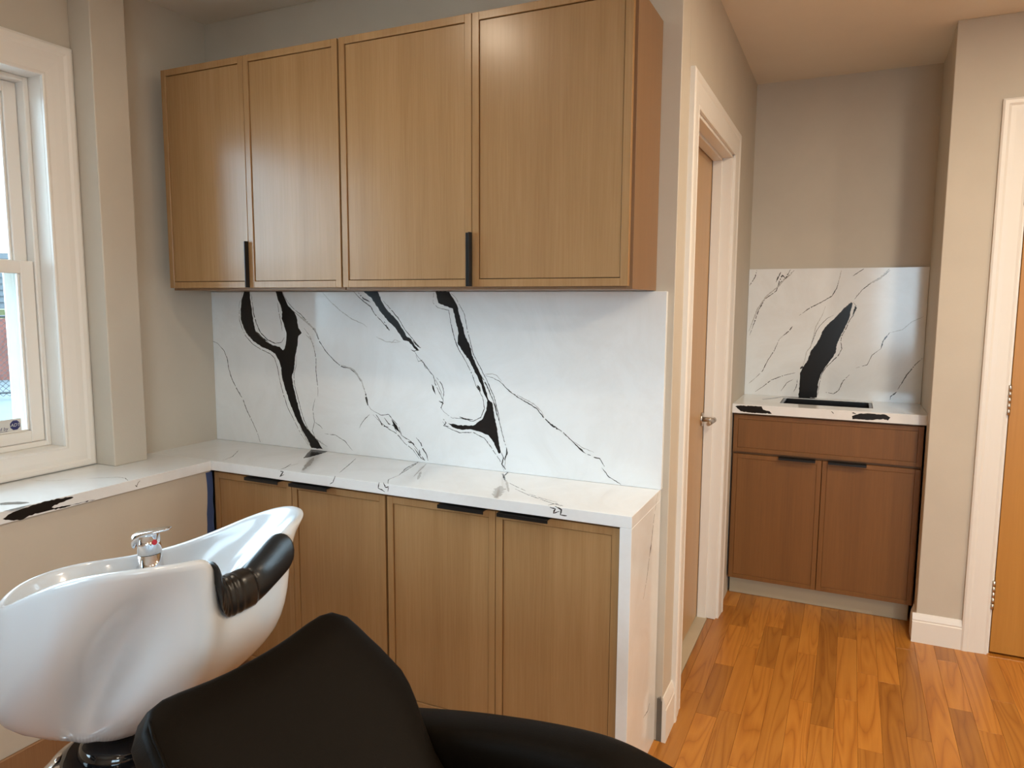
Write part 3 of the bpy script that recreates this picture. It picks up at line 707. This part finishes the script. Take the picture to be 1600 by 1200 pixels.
# ------------------------------------------------------------------ cabinets
def door_mesh(name, x0, x1, z0, z1, yf, m, parent, th=.019, st=.024, rec=.0045, g=.0022):
    """slim shaker door: mitred frame proud of a recessed panel"""
    f = boxes(name, [(x0, x0+st, yf, yf+th, z0, z1), (x1-st, x1, yf, yf+th, z0, z1), (x0+st, x1-st, yf, yf+th, z1-st, z1), (x0+st, x1-st, yf, yf+th, z0, z0+st)], m, parent, .0008)
    boxes('panel', [(x0+st+g, x1-st-g, yf+rec, yf+th-.004, z0+st+g, z1-st-g)], m, f, .0006)
    boxes('groove_backing', [(x0+st-.001, x1-st+.001, yf+th-.004, yf+th-.001, z0+st-.001, z1-st+.001)], M['gap'], f, 0)
    return f
def vhandle(door, xe, yf, z0, z1, side):
    # edge pull on a vertical door edge: thin plate wrapped over the edge, lip forward
    x0, x1 = (xe-.021, xe+.0008) if side > 0 else (xe-.0008, xe+.021)
    xl = (xe-.0012, xe+.0012)
    return boxes('handle', [(x0, x1, yf-.0018, yf-.0002, z0, z1, .0004), (xl[0], xl[1], yf-.02, yf+.0, z0, z1, .0004)], M['black_metal'], door)
def hhandle(door, x0, x1, yf, zt):
    return boxes('handle', [(x0, x1, yf-.026, yf+.012, zt+.0004, zt+.0034, .0006), (x0, x1, yf-.026, yf-.0235, zt-.009, zt+.003, .0006)], M['black_metal'], door)
G = 'oak wall cabinets over the backsplash'
UY = -.308
def wall_unit(x0, x1, seam, lab, xend):
    u = thing('wall_cabinet', lab, 'cabinet', ((x0+x1)/2, 0, 1.585), G)
    t = .018; yb = UY+.0205
    z0, z1 = 1.584, 2.440
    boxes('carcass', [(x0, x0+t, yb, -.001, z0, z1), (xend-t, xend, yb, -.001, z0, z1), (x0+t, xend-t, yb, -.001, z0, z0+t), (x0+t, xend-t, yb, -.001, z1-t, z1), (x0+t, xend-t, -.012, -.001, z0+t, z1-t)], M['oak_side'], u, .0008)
    dz0, dz1 = 1.593, 2.4415
    a = door_mesh('door', x0+.001, seam-.0012, dz0, dz1, UY, M['oak'], u)
    b = door_mesh('door', seam+.0012, x1-.0025, dz0, dz1, UY, M['oak'], u)
    vhandle(a, seam-.0012, UY, dz0+.001, 1.767, 1)
    settle(u); return u
wall_unit(.089, .955, .519, 'two door oak wall cabinet nearer the window, left of the thick dark seam', .9535)
wall_unit(.959, 2.003, 1.479, 'two door oak wall cabinet nearer the hall, with the wide end panel in view', 2.010)
G2 = 'oak base cabinets under the worktop'
BY = -.345
def base_unit(x0, x1, seam, lab, h1, h2):
    u = thing('base_cabinet', lab, 'cabinet', ((x0+x1)/2, -.1, 0), G2)
    t = .018; yb = BY+.0205; z0, z1 = .1, .8755
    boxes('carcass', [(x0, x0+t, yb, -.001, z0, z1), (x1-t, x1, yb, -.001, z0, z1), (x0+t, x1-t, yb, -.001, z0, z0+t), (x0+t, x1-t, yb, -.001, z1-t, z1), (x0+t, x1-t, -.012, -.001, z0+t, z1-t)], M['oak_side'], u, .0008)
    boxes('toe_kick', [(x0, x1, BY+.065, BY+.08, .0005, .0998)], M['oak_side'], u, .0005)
    zt = .8655
    a = door_mesh('door', x0+.0025, seam-.0012, .105, zt, BY, M['oak'], u)
    b = door_mesh('door', seam+.0012, x1-.0035, .105, zt, BY, M['oak'], u)
    hhandle(a, *h1, BY, zt); hhandle(b, *h2, BY, zt)
    settle(u); return u
base_unit(.330, 1.155, .729, 'two door oak base cabinet partly hidden behind the white shampoo bowl', (.517, .684), (.737, .915))
base_unit(1.158, 2.008, 1.586, 'two door oak base cabinet beside the waterfall end, behind the black chair', (1.38, 1.553), (1.602, 1.779))

# ------------------------------------------------------------------ niche: vanity, counter, splash, sink
NY = 1.43
v = thing('vanity_cabinet', 'dark stained oak vanity with a false drawer and two doors in the niche', 'cabinet', (2.51, 1.6, 0))
vx0, vx1 = 2.078, 2.942
boxes('carcass', [(vx0, vx0+.018, NY+.021, YC-.001, .1, .984), (vx1-.018, vx1, NY+.021, YC-.001, .1, .984), (vx0+.018, vx1-.018, NY+.021, YC-.001, .1, .118), (vx0+.018, vx1-.018, NY+.021, NY+.04, .76, .984), (vx0+.018, vx1-.018, YC-.012, YC-.001, .118, .984)], M['oak_dark'], v, .0008)
boxes('toe_kick', [(vx0+.004, vx1-.012, 1.5, 1.514, .0005, .0998)], M['kick'], v, .0006)['label'] = 'beige painted toe kick'
dr = door_mesh('drawer', vx0+.003, vx1-.003, .7835, .9755, NY, M['oak_dark'], v, st=.022, rec=.0025, g=.0006)
da = door_mesh('door', vx0+.006, 2.5085, .106, .771, NY, M['oak_dark'], v, st=.022, rec=.0025, g=.0006)
db = door_mesh('door', 2.5115, vx1-.006, .106, .771, NY, M['oak_dark'], v, st=.022, rec=.0025, g=.0006)
hhandle(da, 2.308, 2.479, NY, .771); hhandle(db, 2.537, 2.707, NY, .771)
settle(v)
NZ0, NZ1 = .9865, 1.033
def b_nc(bm):
    sx0, sx1, sy0, sy1 = 2.29, 2.724, 1.545, 1.80
    add_box(bm, XB+.001, sx0, 1.41, YC-.0215, NZ0, NZ1); add_box(bm, sx1, XN-.001, 1.41, YC-.0215, NZ0, NZ1)
    add_box(bm, sx0, sx1, 1.41, sy0, NZ0, NZ1); add_box(bm, sx0, sx1, sy1, YC-.0215, NZ0, NZ1)
nc = tag(slab('vanity_counter', b_nc, [('nfront', lambda a, b: (a, 1.41, min(b, NZ1)), (0, -1, 0)), ('ntop', lambda a, b: (a, b, NZ1), (0, 0, 1))]), 'white quartz vanity counter with black patches on its edge', 'counter')
tag(slab('niche_backsplash', lambda bm: add_box(bm, XB+.001, XN-.001, 1.85, YC-.001, NZ1-.02, 1.734, .001), [('niche', lambda a, b: (a, 1.85, max(b, NZ1)), (0, -1, 0))]),
    'white quartz splash panel with one broad black vein in the niche', 'backsplash')
tag(boxes('sink_basin', [(2.2908, 2.306, 1.5458, 1.7992, .86, NZ1-.0025), (2.708, 2.7232, 1.5458, 1.7992, .86, NZ1-.0025), (2.306, 2.708, 1.5458, 1.561, .86, NZ1-.0025), (2.306, 2.708, 1.784, 1.7992, .86, NZ1-.0025), (2.306, 2.708, 1.561, 1.784, .86, .872)], M['sink'], None, .002),
    'black rectangular undermount sink set in the vanity counter', 'sink')

# ------------------------------------------------------------------ shampoo bowl
BP = dict(phi=0.001, cx=1.25746, cy=-1.38182, a=0.33253, W=0.25199, n=2.355, z=(1.00219, .1312, -.00571, -.04583), tp=.24353)
def b_world(u, v, z):
    c, s = math.cos(BP['phi']), math.sin(BP['phi'])
    return Vector((BP['cx']+u*c-v*s, BP['cy']+u*s+v*c, z))
def sgnpow(x, p): return math.copysign(abs(x)**p, x)
def rim_uvz(t, notch=True):
    c, s = math.cos(t), math.sin(t); e = 2/BP['n']
    u = BP['a']*sgnpow(c, e); v_ = BP['W']*sgnpow(s, e)*(1+BP['tp']*c)
    q = u/.3; z0, z1, z2, z3 = BP['z']
    z = z0+z1*q+z2*q*q+z3*q**3
    if notch and c > 0:
        k = abs(v_)/.118
        if k < 1:
            k = max(0, (k-.25)/.75); sm = k*k*(3-2*k); z -= .085*(1-sm); u -= .065*(1-sm)
    return u, v_, z
ZBOT = .575; UB = -.15
KEY = [  # angle (deg) -> list of (radial fraction, depth fraction) down the outside
    (0,   [(1, 0), (1.08, .12), (1.13, .24), (1.12, .35), (1.05, .46), (.91, .60), (.60, .81), (.34, 1)]),
    (28,  [(1, 0), (1.0, .12), (.98, .26), (.95, .40), (.91, .51), (.76, .67), (.52, .84), (.30, 1)]),
    (52,  [(1, 0), (.985, .12), (.96, .25), (.92, .38), (.85, .52), (.70, .68), (.50, .84), (.30, 1)]),
    (80,  [(1, 0), (1.0, .12), (.98, .26), (.94, .40), (.88, .54), (.78, .69), (.62, .85), (.40, 1)]),
    (120, [(1, 0), (1.02, .12), (1.02, .26), (1.02, .42), (.99, .58), (.92, .74), (.74, .89), (.38, 1)]),
    (180, [(1, 0), (1.02, .12), (1.02, .27), (1.0, .44), (.96, .60), (.86, .76), (.64, .9), (.28, 1)])]
def crease(ang, fz):
    # concave fold between the round basin and the chin under the neck rest
    if fz < .06: return 0
    av = 27+58*fz
    wd = 15 if ang < av else 19
    return .43*math.exp(-((ang-av)/wd)**2)*math.sin(math.pi*min(1, max(0, (fz-.06)*1.05)))**.8
def prof(ang, i):
    for (a0, p0), (a1, p1) in zip(KEY, KEY[1:]):
        if ang <= a1:
            k = (ang-a0)/(a1-a0); k = k*k*(3-2*k)
            return (p0[i][0]*(1-k)+p1[i][0]*k, p0[i][1]*(1-k)+p1[i][1]*k)
    return KEY[-1][1][i]
bowl = thing('shampoo_bowl', 'white ceramic backwash bowl with a black neck pad on a black pedestal', 'shampoo bowl', (*b_world(UB, 0, 0).xy, 0))
NT = 96
def bowl_mesh():
    bm = bmesh.new(); cols = []
    for k in range(NT):
        t = 2*math.pi*k/NT; u, v_, z = rim_uvz(t)
        ang = math.degrees(t); ang = ang if ang <= 180 else 360-ang
        col = []
        rl = math.hypot(u, v_); du, dv = u/rl, v_/rl
        # inside, from drain up to the rim
        for fr, fz in ((.03, 1), (.18, .985), (.36, .93), (.52, .82), (.64, .62), (.76, .38), (.89, .14)):
            zb = .74
            fi = fr*(1-1.05*max(crease(ang, fz*.62), .5*crease(ang+14, fz*.62), .5*crease(max(0, ang-14), fz*.62))*(1 if fr > .3 else .4))
            col.append((u*fi-.03*(1-fr), v_*fi, z-.012-(z-.012-zb)*fz))
        for dr, dz in ((.024, .004), (.018, -.004), (.010, -.0055), (.003, -.002)):
            col.append((u-du*dr, v_-dv*dr, z-dz-.006))
        # outside
        for i in range(8):
            fr, fz = prof(ang, i)
            zb = ZBOT; zz = z-.008-(z-.008-zb)*fz
            sh = UB*fz**1.5
            # sweeping crease behind the neck wing
            f2 = fr*(1-crease(ang, fz))
            col.append((u*f2+sh, v_*f2, zz))
        cols.append([bm.verts.new(b_world(*p)) for p in col])
    m = len(cols[0])
    for k in range(NT):
        A, B = cols[k], cols[(k+1) % NT]
        for i in range(m-1): bm.faces.new((A[i], B[i], B[i+1], A[i+1]))
    bm.faces.new([c[0] for c in cols]); bm.faces.new([c[-1] for c in cols][::-1])
    return mesh_of('basin', bm)
bo = link('basin', bowl_mesh(), M['ceramic'], bowl, True)
md = bo.modifiers.new('sub', 'SUBSURF'); md.levels = md.render_levels = 1
# neck pad saddling the notch
bm = bmesh.new(); rows = []
T0, T1, NP = -13.0, 14.0, 46
for k in range(NP+1):
    f = k/NP; t = math.radians(T0+(T1-T0)*f); u, v_, z = rim_uvz(t); rl = math.hypot(u, v_); du, dv = u/rl, v_/rl
    end = min(1, 12*f+.25, 12*(1-f)+.25)
    rib = .0022*math.sin(f*NP*1.9) if .10 < f < .50 else 0
    step = -.005 if f > .62 else 0
    sec = [(-.045, -.085), (-.050, -.05), (-.046, -.012), (-.028, .012), (-.006, .019), (.012, .014), (.024, -.004), (.029, -.03), (.026, -.054), (.016, -.06), (.004, -.04), (-.012, -.012), (-.030, -.03), (-.036, -.08)]
    rows.append([bm.verts.new(b_world(u+du*(a+(rib+step)*(1 if a > 0 else -1 if a < -.04 else .3)*1), v_+dv*a*(.5+.5*end), z-.004+(c+(rib+step if c > 0 else 0))*(.72+.28*end))) for a, c in sec])
m_ = len(rows[0])
for A, B in zip(rows, rows[1:]):
    for i in range(m_): bm.faces.new((A[i], A[(i+1) % m_], B[(i+1) % m_], B[i]))
bm.faces.new(rows[0][::-1]); bm.faces.new(rows[-1])
np_ = link('neck_pad', mesh_of('neck_pad', bm), M['gel'], bowl, True); np_['label'] = 'black ribbed gel neck pad'
np_.modifiers.new('sub', 'SUBSURF').render_levels = 1
# mixer tap on the far ledge of the bowl
FU, FV, FZ = (-.165, .15, .925)
fa = [b_world(FU, FV, FZ-.06)]
bm = bmesh.new()
B0 = b_world(FU, FV, FZ-.07); ax = (b_world(FU-.012, FV, FZ+.07)-B0).normalized(); fxd = (b_world(FU+1, FV, FZ)-b_world(FU, FV, FZ))
cyl(bm, B0, B0+ax*.075, .028, .027, 28); cyl(bm, B0+ax*.0765, B0+ax*.122, .0275, .026, 28); cyl(bm, B0+ax*.122, B0+ax*.128, .026, .016, 28)
tp = link('tap', mesh_of('tap', bm), M['chrome'], bowl); tp['label'] = 'chrome single lever mixer tap'
bm = bmesh.new()
c0 = B0+ax*.126; lv = (Vector((.75, .42, .0))).normalized(); sd = ax.cross(lv).normalized()
rows = []
for d, wd, th, hz in ((-.036, .016, .040, -.006), (-.032, .024, .034, .002), (-.012, .026, .016, .006), (.014, .024, .012, .010), (.040, .018, .010, .014), (.058, .012, .008, .016)):
    p = c0+lv*d+ax*hz
    rows.append([bm.verts.new(p+sd*wd*a-ax*th*b) for a, b in ((-1, .3), (-.7, 0), (.7, 0), (1, .3), (1, 1), (-1, 1))])
for A, B in zip(rows, rows[1:]):
    for i in range(6): bm.faces.new((A[i], A[(i+1) % 6], B[(i+1) % 6], B[i]))
bm.faces.new(rows[0][::-1]); bm.faces.new(rows[-1])
lo = link('lever', mesh_of('lever', bm), M['chrome'], tp, True); lo.modifiers.new('sub', 'SUBSURF').render_levels = 2
toc = (Vector(cam.matrix_world.translation)-B0); toc = (toc-ax*toc.dot(ax)).normalized()
dd = (toc*.75+lv*.55).normalized(); dd = (dd-ax*dd.dot(ax)).normalized()
bm = bmesh.new(); cyl(bm, B0+ax*.106+dd*.024, B0+ax*.106+dd*.0282, .0065, seg=14)
link('red_dot', mesh_of('red_dot', bm), M['red'], tp)
bm = bmesh.new(); cyl(bm, B0+ax*.05+fxd*-.02, B0+ax*.03+fxd*-.045, .009, .008, 14)
link('hose_outlet', mesh_of('hose_outlet', bm), M['chrome'], tp)
# pedestal: black shell with a chrome band and a chrome clamp under the basin
pc = b_world(-.10, 0, 0)
bm = bmesh.new(); lathe(bm, (pc.x, pc.y, 0), [(.20, 0.0005), (.205, .02), (.185, .06), (.16, .2), (.15, .36), (.158, .46), (.15, .52), (.11, .545)], 48)
link('pedestal', mesh_of('pedestal', bm), M['gloss_black'], bowl)
PP = [(.206, .02), (.186, .06), (.161, .2), (.152, .36), (.160, .46), (.153, .515), (.125, .540)]
for az0, az1 in ((-142, -128), (-119, -109)):
    bm = bmesh.new(); prev = None
    for i, (r_, z_) in enumerate(PP):
        k = i/(len(PP)-1); bow = 9*math.sin(math.pi*k)
        row = []
        for az, dr in ((az0+bow, -.004), (az0+bow, .006), (az1+bow*.6, .006), (az1+bow*.6, -.004)):
            q = math.radians(az); row.append(bm.verts.new((pc.x+(r_+dr)*math.cos(q), pc.y+(r_+dr)*math.sin(q), z_)))
        if prev:
            for j in range(4): bm.faces.new((prev[j], prev[(j+1) % 4], row[(j+1) % 4], row[j]))
        else: bm.faces.new(row[::-1])
        prev = row
    bm.faces.new(prev)
    cs = link('chrome_trim', mesh_of('chrome_trim', bm), M['chrome'], bowl, True)
    cs.modifiers.new('bevel', 'BEVEL').width = .002
bm = bmesh.new(); lathe(bm, (pc.x, pc.y, 0), [(.085, .533), (.09, .547), (.08, .567), (.05, .577)], 40)
link('clamp', mesh_of('clamp', bm), M['gloss_black'], bowl)
settle(bowl)

# ------------------------------------------------------------------ black salon chair in the foreground
CH = thing('salon_chair', 'black vinyl reclining salon chair in the foreground beside the white bowl', 'chair', (2.02, -1.42, 0))
HD = math.radians(-3.0)
cu = Vector((math.cos(HD), math.sin(HD), 0)); cv = Vector((-math.sin(HD), math.cos(HD), 0)); cz = Vector((0, 0, 1))
TOP = Vector((1.658, -1.479, .936))                   # middle of the backrest's top edge
RC = math.radians(50)
bd = cu*math.sin(RC)-cz*math.cos(RC)   # down the backrest
bn = cu*math.cos(RC)+cz*math.sin(RC)   # its front normal
def pad(outline_fn, rows_n, cols_n, thick, crown, name, m, parent):
    """upholstered pad: (s,t)->3D on the front face, closed with a thickness"""
    bm = bmesh.new(); fr, bk = [], []
    for i in range(rows_n+1):
        r1, r2 = [], []
        for k in range(cols_n+1):
            s, t = i/rows_n, -1+2*k/cols_n
            p, n = outline_fn(s, t)
            e = (1-abs(t)**8)*(1-abs(2*s-1)**10)
            r1.append(bm.verts.new(p+n*(crown*e-thick*.12*(1-e)))); r2.append(bm.verts.new(p-n*(thick-.012*(1-e))))
        fr.append(r1); bk.append(r2)
    for i in range(rows_n):
        for k in range(cols_n):
            bm.faces.new((fr[i][k], fr[i][k+1], fr[i+1][k+1], fr[i+1][k])); bm.faces.new((bk[i][k], bk[i+1][k], bk[i+1][k+1], bk[i][k+1]))
    ring = [(0, k) for k in range(cols_n)]+[(i, cols_n) for i in range(rows_n)]+[(rows_n, k) for k in range(cols_n, 0, -1)]+[(i, 0) for i in range(rows_n, 0, -1)]
    for a, b in zip(ring, ring[1:]+ring[:1]):
        bm.faces.new((fr[a[0]][a[1]], bk[a[0]][a[1]], bk[b[0]][b[1]], fr[b[0]][b[1]]))
    o = link(name, mesh_of(name, bm), m, parent, True)
    bv = o.modifiers.new('bevel', 'BEVEL'); bv.width = .012; bv.segments = 3; bv.limit_method = 'ANGLE'; bv.angle_limit = math.radians(50)
    return o
BH = .52
HW = [(0, .205), (.01, .222), (.04, .235), (.09, .242), (.13, .250), (.2, .258), (.24, .248), (.31, .215), (.37, .19), (.52, .18)]
def interp(tb, x):
    for (a, b), (c, d) in zip(tb, tb[1:]):
        if x <= c: return b+(d-b)*(x-a)/(c-a)
    return tb[-1][1]
def back_fn(s, t):
    hw = interp(HW, s*BH)
    # corners of the top edge are rounded
    drop = .018*abs(t)**8*(1-s)**4 + .022*(1-abs(t)**2.2)*(1-s)**4
    p = TOP+bd*(s*BH+drop)+cv*(hw*t)
    return p-bn*.0+bn*(-.012*(1-t*t))*(1), bn
bk_ = pad(back_fn, 16, 14, .085, .006, 'backrest', M['leather'], CH)
# piping along the edges of the backrest face
def tube(bm, pts, r, seg=8):
    rings = []
    for i, p in enumerate(pts):
        d = (pts[min(len(pts)-1, i+1)]-pts[max(0, i-1)]).normalized(); a = d.orthogonal().normalized()
        if rings: a = (la-d*la.dot(d)).normalized()
        la = a; b = d.cross(a)
        rings.append([bm.verts.new(p+(a*math.cos(q)+b*math.sin(q))*r) for q in [2*math.pi*j/seg for j in range(seg)]])
    for A, B in zip(rings, rings[1:]):
        for j in range(seg): bm.faces.new((A[j], A[(j+1) % seg], B[(j+1) % seg], B[j])).smooth = True
    bm.faces.new(rings[0][::-1]); bm.faces.new(rings[-1])
bm = bmesh.new()
pp_ = [back_fn(s, -.955)[0]-bn*.0065 for s in [1-i/20 for i in range(20)]]
tube(bm, pp_, .003, 6)
link('piping', mesh_of('piping', bm), M['leather'], bk_)
SEATC = TOP+bd*BH+cu*.26; SEATZ = .47
def seat_fn(s, t):
    p = Vector((SEATC.x, SEATC.y, SEATZ))+cu*(-.24+.5*s)+cv*(.245*t)
    return p, cz
pad(seat_fn, 12, 12, .11, .012, 'seat', M['leather'], CH)
# arms: padded tubes of rounded section that roll down at the front
def arm(sgn):
    bm = bmesh.new(); rows = []
    v0, v1 = (.20, .325)
    base = Vector((TOP.x, TOP.y, 0))
    path = [(.02, 0, .66), (.10, 0, .69), (.25, 0, .725), (.36, 0, .745), (.47, 0, .760), (.575, 0, .766), (.66, 0, .752), (.735, 0, .725), (.80, 0, .66), (.83, 0, .57), (.82, 0, .48)]
    n = 44; P_ = []
    for i in range(n+1):
        f = i/n*(len(path)-1); a = min(int(f), len(path)-2); k = f-a
        def g(j): return path[max(0, min(len(path)-1, j))]
        q = []
        for c in range(3):
            p0, p1, p2, p3 = g(a-1)[c], g(a)[c], g(a+1)[c], g(a+2)[c]
            q.append(.5*((2*p1)+(p2-p0)*k+(2*p0-5*p1+4*p2-p3)*k*k+(3*p1-p0-3*p2+p3)*k**3))
        P_.append(q)   # u, lateral shift, z of top
    for i, (u_, dv_, z_) in enumerate(P_):
        a_, b_ = P_[max(0, i-1)], P_[min(n, i+1)]
        d = Vector((b_[0]-a_[0], b_[2]-a_[2])).normalized(); nx, nz = -d.y, d.x
        tap = min(1, .6+.4*min(i, n-i)/3)
        row = []
        H_, W2 = .15, (v1-v0)/2
        for j in range(20):
            th = 2*math.pi*j/20
            a = sgnpow(math.cos(th), .62)*W2*tap; b = sgnpow(math.sin(th), .62)*H_/2*tap - H_/2
            pu, pz = u_+nx*b, z_+nz*b
            row.append(bm.verts.new(base+cu*pu+cv*(sgn*((v0+v1)/2+dv_)+a)+cz*pz))
        rows.append(row)
    for A, B in zip(rows, rows[1:]):
        for j in range(20): bm.faces.new((A[j], A[(j+1) % 20], B[(j+1) % 20], B[j]))
    bm.faces.new(rows[0][::-1]); bm.faces.new(rows[-1])
    o = link('armrest', mesh_of('armrest', bm), M['leather'], CH, True)
    o.modifiers.new('sub', 'SUBSURF').render_levels = 1
arm(1); arm(-1)
bm = bmesh.new(); cx_, cy_ = SEATC.x, SEATC.y
lathe(bm, (cx_, cy_, 0), [(.30, .0005), (.30, .012), (.26, .03), (.06, .05), (.045, .07), (.04, .2), (.032, .21), (.032, .345), (.12, .352), (.12, .36)], 48)
link('pump_base', mesh_of('pump_base', bm), M['chrome'], CH)['label'] = 'chrome hydraulic pump base'
settle(CH)

# ------------------------------------------------------------------ ceiling can lamps (outside the frame)
mg, nt, b = mat('lamp_lens'); b.inputs['Emission Color'].default_value = (1, .72, .45, 1); b.inputs['Emission Strength'].default_value = 12.0
for i, (lx, ly, e) in enumerate(CANS):
    o = thing('ceiling_lamp', ['white recessed ceiling lamp over the hall', 'white recessed ceiling lamp by the far right wall', 'white recessed ceiling lamp right of the camera', 'white recessed ceiling lamp over the shampoo bowl', 'white recessed ceiling lamp near the shop front'][i], 'lamp', (lx, ly, CEIL), 'recessed ceiling lamps')
    bm = bmesh.new(); lathe(bm, (lx, ly, CEIL), [(.085, -.0005), (.085, -.006), (.07, -.008), (.068, -.0005)], 32)
    link('trim_ring', mesh_of('trim_ring', bm), M['trim'], o)
    bm = bmesh.new(); cyl(bm, (lx, ly, CEIL-.004), (lx, ly, CEIL-.009), .066, seg=32)
    link('lens', mesh_of('lens', bm), mg, o)
    la_ = area('lamp_light', (lx, ly, CEIL-.012), (0, 0, 0), .13, .13, e, WARM, shape='DISK')
    la_.parent = o
    settle(o)
